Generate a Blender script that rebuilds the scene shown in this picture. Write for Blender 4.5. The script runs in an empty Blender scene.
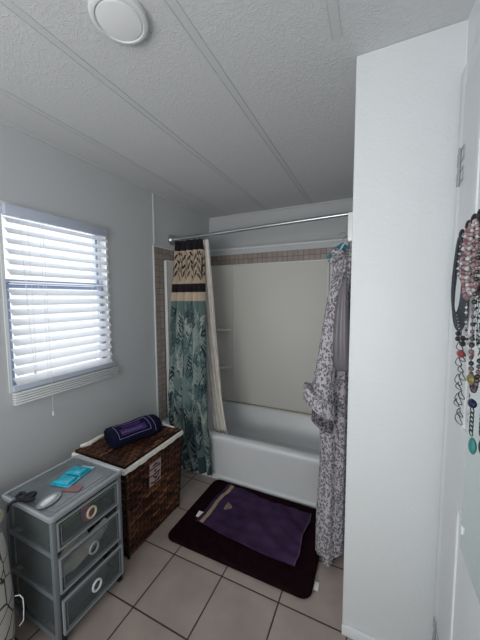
import bpy, bmesh, math, random
from math import sin, cos, pi, radians as R_
from mathutils import Vector, Matrix
random.seed(7)
S = bpy.context.scene
C = S.collection
ORG = {}

# ------------------------------------------------------------ materials
def lin(c):
    return tuple(((x/255)/12.92 if x/255 <= .04045 else (((x/255)+.055)/1.055)**2.4) for x in c) + (1,)

class NT:
    def __init__(s, name):
        m = bpy.data.materials.new(name); m.use_nodes = True
        s.m = m; s.t = m.node_tree; s.b = s.t.nodes['Principled BSDF']
    def n(s, ty, **kw):
        x = s.t.nodes.new(ty)
        for k, v in kw.items():
            if k in x.inputs.keys(): x.inputs[k].default_value = v
            else: setattr(x, k, v)
        return x
    def l(s, a, b): s.t.links.new(a, b)
    def coord(s, kind='Object', scale=(1,1,1)):
        c = s.n('ShaderNodeTexCoord'); mp = s.n('ShaderNodeMapping')
        mp.inputs['Scale'].default_value = scale
        s.l(c.outputs[kind], mp.inputs['Vector']); return mp.outputs['Vector']
    def math(s, op, a, b=None, c=None):
        x = s.n('ShaderNodeMath', operation=op)
        for i, v in enumerate((a, b, c)):
            if v is None: continue
            if isinstance(v, (int, float)): x.inputs[i].default_value = v
            else: s.l(v, x.inputs[i])
        return x.outputs[0]
    def mix(s, f, a, b):
        x = s.n('ShaderNodeMix', data_type='RGBA')
        for key, v in ((0, f), (6, a), (7, b)):
            if isinstance(v, (int, float)): x.inputs[key].default_value = v
            elif isinstance(v, tuple): x.inputs[key].default_value = v
            else: s.l(v, x.inputs[key])
        return x.outputs[2]
    def ramp(s, f, stops):
        x = s.n('ShaderNodeValToRGB'); e = x.color_ramp.elements
        while len(e) < len(stops): e.new(.5)
        for i, (p, c) in enumerate(stops):
            e[i].position = p; e[i].color = c
        s.l(f, x.inputs[0]); return x.outputs[0]
    def bump(s, h, strength=.3, dist=.002):
        x = s.n('ShaderNodeBump'); x.inputs['Strength'].default_value = strength; x.inputs['Distance'].default_value = dist
        s.l(h, x.inputs['Height']); s.l(x.outputs[0], s.b.inputs['Normal'])

def mat(name, col, rough=.5, metal=0, noise=None, bump=None, spec=.5, trans=0, sss=0):
    """noise=(scale, amount); bump=(scale, strength, distance)"""
    k = NT(name); b = k.b
    b.inputs['Base Color'].default_value = lin(col); b.inputs['Roughness'].default_value = rough
    b.inputs['Metallic'].default_value = metal; b.inputs['Specular IOR Level'].default_value = spec
    b.inputs['Transmission Weight'].default_value = trans
    v = k.coord()
    if noise:
        nn = k.n('ShaderNodeTexNoise', Scale=noise[0], Detail=4.0); k.l(v, nn.inputs['Vector'])
        a = noise[1]
        c0 = lin(tuple(max(0, x*(1-a)) for x in col)); c1 = lin(tuple(min(255, x*(1+a)) for x in col))
        k.l(k.ramp(nn.outputs[0], [(.3, c0), (.7, c1)]), b.inputs['Base Color'])
    if bump:
        nb = k.n('ShaderNodeTexNoise', Scale=bump[0], Detail=3.0); k.l(v, nb.inputs['Vector'])
        k.bump(nb.outputs[0], bump[1], bump[2])
    return k.m

WALLC = (196, 200, 199)
M = {}
M['wall'] = mat('wall_paint', (193, 196, 198), .55, bump=(140, .25, .002))
M['wallwhite'] = mat('partition_paint', (222, 227, 229), .5, bump=(90, .35, .003))
M['trim'] = mat('white_trim', (214, 218, 219), .4)
M['batten'] = mat('ceiling_batten_paint', (199, 201, 203), .8, bump=(120, .4, .002))
M['tub'] = mat('tub_enamel', (212, 215, 217), .28, noise=(6, .01))
M['surround'] = mat('surround_plastic', (208, 207, 201), .5, spec=.3)
M['chrome'] = mat('chrome', (190, 193, 197), .28, 1)
M['brushed'] = mat('brushed_metal', (170, 172, 175), .35, 1)
M['hinge'] = mat('dull_steel', (160, 164, 168), .45, .2)
M['black'] = mat('black_plastic', (18, 18, 20), .4)
M['graypl'] = mat('grey_plastic', (112, 119, 124), .38)
M['graypl2'] = mat('pale_grey_plastic', (150, 156, 160), .35)
M['blind_rail'] = mat('blind_rail_paint', (186, 194, 210), .4)
M['vinyl'] = mat('backlit_window_vinyl', (150, 166, 196), .4)  # white sash vinyl, its backlit shade put into the blue colour
M['cord'] = mat('white_cord', (225, 225, 225), .7)
M['caulk'] = mat('yellowed_caulk', (150, 140, 112), .6)
M['doorp'] = mat('door_paint', (228, 232, 234), .35)
M['navy'] = mat('navy_fleece', (16, 18, 38), .95, noise=(60, .25), bump=(400, .5, .002), spec=.1)
M['purple'] = mat('purple_print', (60, 42, 84), .95, noise=(150, .35), spec=.1)
M['lilac'] = mat('lilac_stitching', (120, 110, 160), .9)
M['liner'] = mat('off_white_liner', (226, 221, 214), .7, noise=(20, .04))
M['linen'] = mat('off_white_cloth', (224, 221, 212), .9, noise=(40, .06), bump=(300, .3, .001))
M['satin'] = mat('grey_satin', (104, 99, 105), .38, noise=(12, .06))
M['teal_pl'] = mat('teal_plastic', (10, 120, 136), .3)
M['whitepl'] = mat('white_plastic', (228, 230, 230), .35)
M['cyan'] = mat('turquoise_gel', (16, 164, 190), .25, noise=(60, .12))
M['cyan2'] = mat('pale_foil_edge', (150, 205, 220), .3)
M['ribbon'] = mat('dark_navy_ribbon', (14, 16, 30), .6)
M['pinkth'] = mat('pink_plastic', (196, 96, 130), .5)
M['green'] = mat('green_plastic', (92, 120, 60), .5)
M['cream'] = mat('cream_plastic', (196, 188, 160), .5)
M['redpk'] = mat('red_pink_plastic', (128, 84, 90), .5)
M['wtag'] = mat('white_tag', (220, 220, 220), .8)
M['maroon'] = mat('dark_plum_mat', (30, 15, 20), 1, noise=(30, .2), bump=(500, .8, .004), spec=.05)
M['towel'] = mat('purple_terry', (64, 48, 76), 1, noise=(9, .16), bump=(420, .9, .004), spec=.05)
M['hem'] = mat('towel_hem', (92, 74, 104), 1)
M['tband'] = mat('tan_band', (150, 134, 112), .9, noise=(250, .35), spec=.1)
M['inner'] = mat('dark_wicker_core', (22, 12, 9), .9)

def glassy(name, col, fac, rough=.25):
    k = NT(name); b = k.b
    b.inputs['Base Color'].default_value = lin(col); b.inputs['Roughness'].default_value = rough
    tr = k.n('ShaderNodeBsdfTransparent'); mx = k.n('ShaderNodeMixShader'); mx.inputs[0].default_value = fac
    k.l(tr.outputs[0], mx.inputs[1]); k.l(b.outputs[0], mx.inputs[2])
    k.l(mx.outputs[0], k.t.nodes['Material Output'].inputs[0]); return k.m
M['smoke'] = glassy('smoky_drawer_plastic', (104, 112, 114), .33)
M['smoketop'] = glassy('smoky_top_plastic', (124, 130, 134), .8, .3)
M['glass'] = glassy('window_glass', (210, 220, 230), .08, .02)
M['mirror'] = mat('mirror_silver', (200, 212, 210), .03, 1)
M['beadclear'] = glassy('clear_bead', (220, 222, 226), .7, .1)
for nm, c, r_, mt in (('bead_pink', (158, 130, 134), .4, 0), ('bead_rose', (120, 88, 92), .4, 0), ('bead_red', (150, 60, 60), .3, 0), ('bead_gold', (150, 140, 96), .3, .5),
                  ('bead_navy', (24, 28, 66), .3, 0), ('bead_dark', (44, 38, 40), .35, 0), ('bead_teal', (60, 130, 130), .3, 0), ('cordblack', (58, 64, 72), .6, 0), ('antique', (90, 90, 92), .4, .9)):
    M[nm] = mat(nm, c, r_, mt)

def slat_mat():
    k = NT('translucent_slat'); b = k.b
    b.inputs['Base Color'].default_value = lin((238, 239, 240)); b.inputs['Roughness'].default_value = .4
    t = k.n('ShaderNodeBsdfTranslucent'); t.inputs[0].default_value = lin((238, 240, 242))
    mx = k.n('ShaderNodeMixShader'); mx.inputs[0].default_value = .45
    k.l(b.outputs[0], mx.inputs[1]); k.l(t.outputs[0], mx.inputs[2]); k.l(mx.outputs[0], k.t.nodes['Material Output'].inputs[0])
    return k.m
M['slat'] = slat_mat()

def ceiling_mat():
    k = NT('textured_ceiling'); k.b.inputs['Base Color'].default_value = lin((204, 206, 208)); k.b.inputs['Roughness'].default_value = .8
    v = k.coord()
    n1 = k.n('ShaderNodeTexNoise', Scale=26.0, Detail=2.0, Distortion=1.8); k.l(v, n1.inputs['Vector'])
    r = k.ramp(n1.outputs[0], [(.44, (0,0,0,1)), (.5, (1,1,1,1)), (.56, (0,0,0,1))])
    n2 = k.n('ShaderNodeTexNoise', Scale=95.0, Detail=2.0); k.l(v, n2.inputs['Vector'])
    h = k.math('ADD', k.math('MULTIPLY', r, .8), n2.outputs[0])
    k.bump(h, .36, .003); return k.m
M['ceiling'] = ceiling_mat()

TX, TY, TS = .729, 1.128, .305
def floor_mat():
    k = NT('ceramic_floor_tile'); b = k.b; b.inputs['Roughness'].default_value = .42
    c = k.n('ShaderNodeTexCoord'); sp = k.n('ShaderNodeSeparateXYZ'); k.l(c.outputs['Object'], sp.inputs[0])
    ds, ids = [], []
    for o, off in ((sp.outputs[0], TX), (sp.outputs[1], TY)):
        q = k.math('DIVIDE', k.math('SUBTRACT', o, off-20*TS), TS)
        fr = k.math('FRACT', q); ids.append(k.math('FLOOR', q))
        ds.append(k.math('MINIMUM', fr, k.math('SUBTRACT', 1.0, fr)))
    d = k.math('MINIMUM', ds[0], ds[1])
    g = k.n('ShaderNodeMapRange'); g.inputs[1].default_value = .008; g.inputs[2].default_value = .014; k.l(d, g.inputs[0])
    n1 = k.n('ShaderNodeTexNoise', Scale=7.0, Detail=6.0); k.l(c.outputs['Object'], n1.inputs['Vector'])
    tile = k.ramp(n1.outputs[0], [(.3, lin((154, 142, 135))), (.7, lin((171, 158, 150)))])
    cb = k.n('ShaderNodeCombineXYZ'); k.l(ids[0], cb.inputs[0]); k.l(ids[1], cb.inputs[1])
    wn = k.n('ShaderNodeTexWhiteNoise'); k.l(cb.outputs[0], wn.inputs['Vector'])
    hs = k.n('ShaderNodeHueSaturation'); k.l(tile, hs.inputs['Color'])
    k.l(k.math('ADD', .96, k.math('MULTIPLY', wn.outputs[0], .08)), hs.inputs['Value'])
    k.l(k.mix(g.outputs[0], lin((58, 50, 45)), hs.outputs[0]), b.inputs['Base Color'])
    k.bump(g.outputs[0], .5, .002); return k.m
M['floor'] = floor_mat()

def mosaic(name, axis_a, axis_b, oa, ob, s):
    k = NT(name); b = k.b; b.inputs['Roughness'].default_value = .35
    c = k.n('ShaderNodeTexCoord'); sp = k.n('ShaderNodeSeparateXYZ'); k.l(c.outputs['Object'], sp.inputs[0])
    ds, ids = [], []
    for o, off in ((sp.outputs[axis_a], oa), (sp.outputs[axis_b], ob)):
        q = k.math('DIVIDE', k.math('SUBTRACT', o, off-20*s), s)
        fr = k.math('FRACT', q); ids.append(k.math('FLOOR', q)); ds.append(k.math('MINIMUM', fr, k.math('SUBTRACT', 1.0, fr)))
    d = k.math('MINIMUM', ds[0], ds[1])
    g = k.n('ShaderNodeMapRange'); g.inputs[1].default_value = .03; g.inputs[2].default_value = .06; k.l(d, g.inputs[0])
    cb = k.n('ShaderNodeCombineXYZ'); k.l(ids[0], cb.inputs[0]); k.l(ids[1], cb.inputs[1])
    wn = k.n('ShaderNodeTexWhiteNoise'); k.l(cb.outputs[0], wn.inputs['Vector'])
    t = k.ramp(wn.outputs[0], [(0, lin((140, 128, 121))), (1, lin((158, 146, 138)))])
    k.l(k.mix(g.outputs[0], lin((98, 88, 88)), t), b.inputs['Base Color']); k.bump(g.outputs[0], .4, .001); return k.m
M['mosaic_side'] = mosaic('pinkish_mosaic_side', 1, 2, 1.848, 1.777, .0505)
M['mosaic_back'] = mosaic('pinkish_mosaic_back', 0, 2, 0, 1.777, .0505)

def leopard(name='grey_leopard_cloth', c0=(182, 179, 183), c1=(98, 94, 102)):
    k = NT(name); b = k.b; b.inputs['Roughness'].default_value = .9; b.inputs['Specular IOR Level'].default_value = .15
    v = k.coord('Object', (1, 1, .8))
    nz = k.n('ShaderNodeTexNoise', Scale=30.0, Detail=2.0); k.l(v, nz.inputs['Vector'])
    ad = k.n('ShaderNodeMixRGB', blend_type='ADD'); ad.inputs[0].default_value = .025; k.l(v, ad.inputs[1]); k.l(nz.outputs[1], ad.inputs[2])
    vo = k.n('ShaderNodeTexVoronoi', Scale=84.0); k.l(ad.outputs[0], vo.inputs['Vector'])
    d = vo.outputs['Distance']
    ring = k.ramp(d, [(.0, (.45,.45,.45,1)), (.2, (.55,.55,.55,1)), (.28, (1,1,1,1)), (.50, (1,1,1,1)), (.58, (0,0,0,1))])
    n2 = k.n('ShaderNodeTexNoise', Scale=105.0, Detail=1.0); k.l(v, n2.inputs['Vector'])
    br = k.ramp(n2.outputs[0], [(.36, (0,0,0,1)), (.44, (1,1,1,1))])
    f = k.math('MULTIPLY', ring, br)
    k.l(k.mix(f, lin(c0), lin(c1)), b.inputs['Base Color']); return k.m
M['leopard'] = leopard(); M['leopard_dark'] = leopard('darker_leopard_lining', (118, 114, 122), (58, 54, 62))

def vcol(name, rough=.85):
    k = NT(name); k.b.inputs['Roughness'].default_value = rough; k.b.inputs['Specular IOR Level'].default_value = .15
    a = k.n('ShaderNodeVertexColor'); a.layer_name = 'Col'; k.l(a.outputs[0], k.b.inputs['Base Color']); return k.m
M['curtain'] = vcol('printed_shower_curtain')
M['wicker'] = vcol('brown_wicker', .6)

def crackle():
    k = NT('white_crackle_print_fabric'); b = k.b; b.inputs['Roughness'].default_value = .9
    v = k.coord('Object', (1, 1, .8))
    vo = k.n('ShaderNodeTexVoronoi', Scale=15.0, feature='DISTANCE_TO_EDGE'); k.l(v, vo.inputs['Vector'])
    k.l(k.ramp(vo.outputs['Distance'], [(.02, lin((45, 45, 48))), (.04, lin((190, 188, 182)))]), b.inputs['Base Color']); return k.m
M['crackle'] = crackle()

# ------------------------------------------------------------ geometry helpers
def NB(): return bmesh.new()
def bx(bm, x0, x1, y0, y1, z0, z1, bev=0, seg=2, rot=None):
    vs = bmesh.ops.create_cube(bm, size=1)['verts']
    for v in vs: v.co = Vector(((x0+x1)/2 + v.co.x*(x1-x0), (y0+y1)/2 + v.co.y*(y1-y0), (z0+z1)/2 + v.co.z*(z1-z0)))
    if rot:   # (axis, angle)
        c = Vector(((x0+x1)/2, (y0+y1)/2, (z0+z1)/2))
        bmesh.ops.rotate(bm, verts=vs, cent=c, matrix=Matrix.Rotation(rot[1], 3, rot[0]))
    if bev:
        es = list({e for v in vs for e in v.link_edges})
        bmesh.ops.bevel(bm, geom=es, offset=bev, segments=seg, profile=.5, affect='EDGES')
    return bm
def loft(bm, loops, caps=(True, True), closed=True):
    rings = [[bm.verts.new(p) for p in lp] for lp in loops]
    n = len(rings[0])
    for a, b in zip(rings, rings[1:]):
        for i in range(n if closed else n-1):
            j = (i+1) % n
            bm.faces.new((a[i], a[j], b[j], b[i]))
    if closed:
        if caps[0]: bm.faces.new(rings[0][::-1])
        if caps[1]: bm.faces.new(rings[-1])
    return rings
def frames(pts, closed=False):
    n = len(pts); out = []
    up = Vector((0, 0, 1)); prev = None
    for i in range(n):
        a = pts[(i-1) % n] if (closed or i > 0) else pts[i]
        b = pts[(i+1) % n] if (closed or i < n-1) else pts[i]
        t = (b-a).normalized()
        if prev is None:
            u = t.cross(up) if abs(t.z) < .9 else t.cross(Vector((1, 0, 0)))
        else: u = prev - t*prev.dot(t)
        u.normalize(); prev = u; out.append((t, u, t.cross(u)))
    return out
def tube(bm, pts, r, n=8, closed=False):
    pts = [Vector(p) for p in pts]; fr = frames(pts, closed)
    rr = r if isinstance(r, (list, tuple)) else [r]*len(pts)
    loops = [[p + (u*cos(2*pi*k/n) + w*sin(2*pi*k/n))*q for k in range(n)] for p, (t, u, w), q in zip(pts, fr, rr)]
    if closed:
        rings = [[bm.verts.new(p) for p in lp] for lp in loops]
        for a, b in zip(rings, rings[1:]+rings[:1]):
            for i in range(n): bm.faces.new((a[i], a[(i+1) % n], b[(i+1) % n], b[i]))
    else: loft(bm, loops)
    return bm
def lathe(bm, c, axis, prof, n=24):
    """prof: list of (distance along axis, radius)"""
    ax = Vector(axis).normalized(); u = ax.cross(Vector((0, 0, 1)) if abs(ax.z) < .9 else Vector((1, 0, 0))).normalized(); w = ax.cross(u)
    c = Vector(c)
    loft(bm, [[c + ax*h + (u*cos(2*pi*k/n) + w*sin(2*pi*k/n))*max(r, 1e-4) for k in range(n)] for h, r in prof]); return bm
def ball(bm, c, r, n=10, sc=(1, 1, 1)):
    vs = bmesh.ops.create_uvsphere(bm, u_segments=n, v_segments=max(6, n*2//3), radius=r)['verts']
    for v in vs: v.co = Vector((v.co.x*sc[0], v.co.y*sc[1], v.co.z*sc[2])) + Vector(c)
    return bm
def rrect(x0, x1, y0, y1, z, r, n=5):
    out = []
    for cx, cy, a0 in ((x1-r, y1-r, 0), (x0+r, y1-r, 90), (x0+r, y0+r, 180), (x1-r, y0+r, 270)):
        for k in range(n+1):
            a = R_(a0 + 90*k/n); out.append(Vector((cx+r*cos(a), cy+r*sin(a), z)))
    return out
def frame_yz(bm, x0, x1, y0, y1, z0, z1, w):
    for b in ((y0, y1, z0, z0+w), (y0, y1, z1-w, z1), (y0, y0+w, z0+w, z1-w), (y1-w, y1, z0+w, z1-w)):
        bx(bm, x0, x1, b[0], b[1], b[2], b[3])
    return bm
def smoothstep(a, b, x):
    t = min(1, max(0, (x-a)/(b-a))); return t*t*(3-2*t)
def interp(tab, z):
    tab = sorted(tab)
    if z <= tab[0][0]: return tab[0][1]
    for (a, p), (b, q) in zip(tab, tab[1:]):
        if z <= b: return p + (q-p)*(z-a)/(b-a)
    return tab[-1][1]

def obj(name, bm, m, parent=None, smooth=35, label=None):
    bmesh.ops.recalc_face_normals(bm, faces=bm.faces[:])
    if parent is not None: org = ORG[parent.name]
    else:
        xs = [v.co for v in bm.verts]
        org = Vector(((min(v.x for v in xs)+max(v.x for v in xs))/2, (min(v.y for v in xs)+max(v.y for v in xs))/2, min(v.z for v in xs)))
        if name in ('floor', 'ceiling') or name.startswith(('trim', 'wall')): org = Vector((0, 0, 0))
    bmesh.ops.translate(bm, verts=bm.verts[:], vec=-org)
    me = bpy.data.meshes.new(name); bm.to_mesh(me); bm.free()
    me.materials.append(M[m] if isinstance(m, str) else m)
    if smooth:
        me.shade_smooth(); me.set_sharp_from_angle(angle=R_(smooth))
    o = bpy.data.objects.new(name, me); C.objects.link(o)
    if parent is not None: o.parent = parent
    else: o.location = org
    ORG[o.name] = org
    if label: o['label'] = label
    return o
def thing(name, label, cat, loc, group=None):
    o = bpy.data.objects.new(name, None); C.objects.link(o); o.location = loc; o.empty_display_size = .05
    ORG[o.name] = Vector(loc); o['label'] = label; o['category'] = cat
    if group: o['group'] = group
    return o
def tag(o, label, cat, group=None):
    o['label'] = label; o['category'] = cat
    if group: o['group'] = group
    return o
def struct(name, bm, m, parent=None, label=None, **kw):
    o = obj(name, bm, m, parent, **kw)
    if parent is None: o['kind'] = 'structure'
    if label: o['label'] = label
    return o
def sroot(name, label, loc):
    o = bpy.data.objects.new(name, None); C.objects.link(o); o.location = loc; ORG[o.name] = Vector(loc)
    o['kind'] = 'structure'; o['label'] = label; return o

# ------------------------------------------------------------ the room
H = 2.33; XP = 1.624; YP = 1.13; XR = 1.957; YB = 2.76; YL = 2.58; YF = -1.6; YT = 1.83
WY0, WY1, WZ0, WZ1 = .745, 1.358, .965, 1.92
struct('floor', bx(NB(), -.12, XR+.12, YF-.12, YB+.12, -.1, 0), 'floor', label='beige square ceramic floor tiles with dark grout')
struct('ceiling', bx(NB(), -.12, XR+.12, YF-.12, YB+.12, H, H+.1), 'ceiling', label='white swirl textured ceiling')
b = NB()
bx(b, -.12, 0, YF-.12, WY0, 0, H); bx(b, -.12, 0, WY1, YB+.12, 0, H); bx(b, -.12, 0, WY0, WY1, 0, WZ0); bx(b, -.12, 0, WY0, WY1, WZ1, H)
struct('wall_left', b, 'wall', label='pale grey wall with the window')
b = NB(); bx(b, 0, XP, YB, YB+.12, 0, H); bx(b, 0, XP, YL, YB, 0, 1.945)
struct('wall_back', b, 'wall', label='pale grey wall behind the bathtub with a ledge')
struct('wall_partition', bx(NB(), XP, XR, YP, YB+.12, 0, H, .004), 'wallwhite', label='white partition wall at the end of the bathtub')
struct('wall_right', bx(NB(), XR, XR+.12, YF-.12, YP, 0, H), 'wallwhite', label='white wall that holds the door')
struct('wall_front', bx(NB(), 0, XR, YF-.12, YF, 0, H), 'wallwhite', label='white wall behind the viewpoint')
# ceiling battens
for i, (x, y1) in enumerate(((.24, YB), (.685, YB), (1.132, YB), (1.567, 1.02))):
    b = NB()
    bx(b, x-.017, x+.017, YF, y1, H-.0012, H); bx(b, x-.017, x-.0135, YF, y1, H-.0035, H-.0012); bx(b, x+.0135, x+.017, YF, y1, H-.0035, H-.0012)
    struct('trim_%d' % (i+1), b, 'batten', label='flat ceiling batten strip')
struct('trim_5', bx(NB(), 0, .006, 1.846, 1.866, 1.90, H-.012, .001), 'trim', label='vertical wall batten above the tiled strip')
b = NB(); bx(b, 0, .012, YF, YB, H-.012, H); bx(b, .0, XP, YB-.012, YB, H-.012, H)
struct('trim_6', b, 'batten', label='slim cove strip under the ceiling')
struct('trim_7', bx(NB(), 0, XP, YL-.012, YL, 1.928, 1.945, .003), 'trim', label='thin strip on the ledge behind the bathtub')
b = NB(); bx(b, 0, .008, 1.846, 1.956, .36, 1.878); bx(b, 0, .008, 1.956, YL-.001, 1.777, 1.878)
struct('trim_8', b, 'mosaic_side', label='pinkish brown mosaic tile border on the left wall')
struct('trim_9', bx(NB(), .008, XP, YL-.008, YL, 1.777, 1.878), 'mosaic_back', label='pinkish brown mosaic tile border on the back wall')
b = NB(); bx(b, 0, .011, 1.832, 1.846, .36, 1.89, .002); bx(b, 0, .011, 1.846, YL, 1.878, 1.886, .002)
struct('trim_10', b, 'trim', label='white edging around the mosaic border')
struct('baseboard_partition', bx(NB(), XP-.001, XR-.02, YP-.012, YP, 0, .045, .003), 'wallwhite', label='low white baseboard under the partition')
b = NB(); bx(b, .0, .012, YF, YT, 0, .07, .003)
struct('baseboard_left', b, 'trim', label='low baseboard under the window wall')
b = NB()
for q0, q1 in ((0, .022), (.022, .011)):
    pass
loft(b, [[Vector((x, YT-.016, 0)), Vector((x, YT-.016, .022)), Vector((x, YT-.006, .032)), Vector((x, YT, .034)), Vector((x, YT, 0))] for x in (.02, XP)])
struct('trim_11', b, 'trim', label='white base strip in front of the bathtub')

# window
w = sroot('window_1', 'single hung window behind the white blinds', (-.05, (WY0+WY1)/2, WZ0))
b = NB(); frame_yz(b, -.11, -.05, WY0, WY1, WZ0, WZ1, .012); struct('window_frame', b, 'trim', w)
b = NB(); frame_yz(b, -.085, -.06, WY0+.012, WY1-.012, 1.50, WZ1-.012, .02); struct('upper_sash', b, 'vinyl', w)
b = NB(); frame_yz(b, -.058, -.035, WY0+.012, WY1-.012, WZ0+.012, 1.545, .022); struct('lower_sash', b, 'vinyl', w)
struct('pane', bx(NB(), -.075, -.071, WY0+.034, WY1-.034, 1.522, WZ1-.034), 'glass', w)
struct('pane', bx(NB(), -.05, -.046, WY0+.036, WY1-.036, WZ0+.036, 1.521), 'glass', w)
b = NB(); frame_yz(b, 0, .008, WY0-.014, WY1+.014, WZ0-.014, WZ1+.014, .014)
struct('casing', b, 'trim', w)
# outdoors
struct('trim_12', bx(NB(), -3, -.6, -2, 5, -.6, -.5), mat('pale_concrete', (190, 195, 205), .9), label='pale ground outside the window')

# blinds
bl = thing('window_blinds', 'white horizontal slat blinds hanging in front of the window', 'blinds', (.02, (WY0+WY1)/2, .89))
BY0, BY1 = WY0+.004, WY1-.004
obj('headrail', bx(NB(), .002, .036, BY0, BY1-.012, 1.862, WZ1-.002, .003), 'blind_rail', bl)
nsl = 17; zt, zb = 1.84, 1.005
for i in range(nsl):
    z = zt + (zb-zt)*i/(nsl-1)
    b = NB(); tilt = R_(38); wd = .05
    if i == 6: tilt = R_(10)
    prof = []
    for k in range(7):
        t = k/6-.5; prof.append((t*wd*cos(tilt), -t*wd*sin(tilt) + .003*(1-4*t*t)))
    lo = [Vector((.022+p, 0, z+q)) for p, q in prof]; up = [Vector((.022+p, 0, z+q+.0022)) for p, q in prof[::-1]]
    lp = lo+up
    loft(b, [[v + Vector((0, y, 0)) for v in lp] for y in (BY0+.002, BY1-.002)])
    obj('slat', b, 'slat', bl)
obj('sill_rail', bx(NB(), .0, .02, WY0, WY1+.040, .955, .985, .003), 'blind_rail', bl, label='bluish white bottom rail of the blinds')
for i in range(5):
    obj('stacked_slat', bx(NB(), .004, .034, WY0-.004, WY1+.046, .885+i*.0135, .885+i*.0135+.0085, .0015), 'whitepl', bl)
for y in (.84, .90, 1.24, 1.30):
    for dx in (.004, .050): obj('ladder_cord', tube(NB(), [(dx, y, 1.862), (dx, y+.004, 1.4), (dx, y, .985)], .0011, 5), 'cord', bl)
b = NB(); tube(b, [(.052, .915, 1.862), (.052, .917, 1.4), (.045, .92, .80)], .0012, 5); lathe(b, (.045, .92, .765), (0, 0, 1), [(0, .002), (.004, .006), (.025, .0035), (.035, .001)], 10); obj('pull_cord', b, 'cord', bl); b = NB()
tube(b, [(.054, .80, 1.862), (.054, .815, 1.4), (.054, .83, 1.06)], .0012, 5); lathe(b, (.054, .83, 1.035), (0, 0, 1), [(0, .002), (.004, .006), (.02, .0035), (.028, .001)], 10)
obj('pull_cord', b, 'cord', bl)

# door on the right wall
d = sroot('door_1', 'white panelled door with two hinges beside the partition', (XR-.01, .6, 0))
b = NB(); bx(b, XR-.016, XR, 1.035, 1.105, 0, 2.15, .003); bx(b, XR-.016, XR, .2, 1.035, 2.085, 2.15, .003); struct('door_jamb', b, 'doorp', d)
b = NB(); bx(b, XR-.022, XR, .26, 1.022, .015, 2.07, .002)
for z0, z1 in ((.2, .88), (1.08, 1.95)):
    frame_yz(b, XR-.026, XR-.022, .37, .85, z0, z1, .016)
struct('door_leaf', b, 'doorp', d)
for zc in (1.835, .262):
    b = NB()
    tube(b, [(XR-.024, 1.029, zc-.05), (XR-.024, 1.029, zc+.05)], .0042, 10)
    for s in (-1, 1):
        frame_yz(b, XR-.0245, XR-.0215, .985, 1.056, zc+s*.030-.019, zc+s*.030+.019, .0035)
        ball(b, (XR-.024, 1.029, zc+s*.052), .0048, 8)
    struct('hinge', b, 'hinge', d, label='small steel hinge')

# ceiling light
t = thing('ceiling_light', 'round white flush ceiling light above the window side', 'ceiling light', (.958, .643, H-.035))
lc = (.958, .643, H)
b = NB(); lathe(b, lc, (0, 0, -1), [(0, .086), (.010, .088), (.018, .086), (.022, .080), (.022, .073), (.017, .069)], 48); obj('housing', b, 'trim', t)
b = NB(); lathe(b, lc, (0, 0, -1), [(.0172, .0685), (.021, .066), (.023, .05), (.024, .0)], 48); obj('diffuser', b, 'whitepl', t)

# ------------------------------------------------------------ bathtub
b = NB(); X0, X1, Y0, Y1 = .012, XP-.004, YT, YL-.022
L = [rrect(X0, X1, Y0, Y1, 0, .01), rrect(X0, X1, Y0+.004, Y1, .05, .01), rrect(X0, X1, Y0+.004, Y1, .28, .012), rrect(X0, X1, Y0-.002, Y1, .305, .015), rrect(X0, X1, Y0-.004, Y1, .33, .02),
     rrect(X0+.002, X1-.002, Y0+.002, Y1-.002, .343, .02), rrect(X0+.008, X1-.008, Y0+.014, Y1-.008, .35, .025),
     rrect(X0+.06, X1-.07, Y0+.055, Y1-.035, .35, .10), rrect(X0+.072, X1-.08, Y0+.068, Y1-.045, .343, .11), rrect(X0+.085, X1-.088, Y0+.08, Y1-.052, .32, .12),
     rrect(X0+.14, X1-.12, Y0+.12, Y1-.085, .14, .14), rrect(X0+.19, X1-.15, Y0+.16, Y1-.12, .085, .14), rrect(X0+.3, X1-.25, Y0+.25, Y1-.21, .075, .12)]
loft(b, L, (True, True))
tubo = thing('bathtub', 'white built-in bathtub along the back wall', 'bathtub', (.8, 2.2, 0))
obj('tub_body', b, 'tub', tubo, 40)
b = NB(); lathe(b, (1.25, 2.2, .078), (0, 0, 1), [(0, .03), (.004, .028), (.005, .02)], 20); obj('drain', b, 'chrome', tubo)
# surround
su = thing('shower_surround', 'off white shower surround panels above the bathtub with corner shelves', 'shower surround', (.8, YL-.01, .352))
obj('back_panel', bx(NB(), .41, 1.335, YL-.022, YL-.009, .352, 1.765, .005), 'surround', su)
b = NB(); loft(b, [[Vector(p) for p in ((.012, 1.965, z), (.03, 1.965, z), (.034, 2.0, z), (.034, 2.40, z), (.07, 2.50, z), (.16, 2.543, z), (.395, 2.553, z), (.405, 2.570, z), (.012, 2.570, z))] for z in (.352, 1.765)])
obj('left_corner_panel', b, 'surround', su, 25)
b = NB(); loft(b, [[Vector(p) for p in ((XP-.004, 1.965, z), (XP-.02, 1.965, z), (XP-.022, 2.40, z), (XP-.05, 2.50, z), (XP-.12, 2.543, z), (1.35, 2.553, z), (1.34, 2.570, z), (XP-.004, 2.570, z))] for z in (.352, 1.725)])
obj('right_corner_panel', b, 'surround', su, 25)
for q in (.404, 1.328): obj('panel_seam', bx(NB(), q, q+.014, 2.548, 2.570, .36, 1.76, .004), 'trim', su)
b = NB(); bx(b, .012, .04, 1.957, 1.972, .36, 1.772, .004); obj('edge_strip', b, 'tub', su); b = NB(); bx(b, .012, .04, 1.972, 2.56, 1.763, 1.776, .003); bx(b, .035, XP-.01, 2.545, 2.570, 1.763, 1.776, .003); obj('top_strip', b, 'tub', su)
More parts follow.
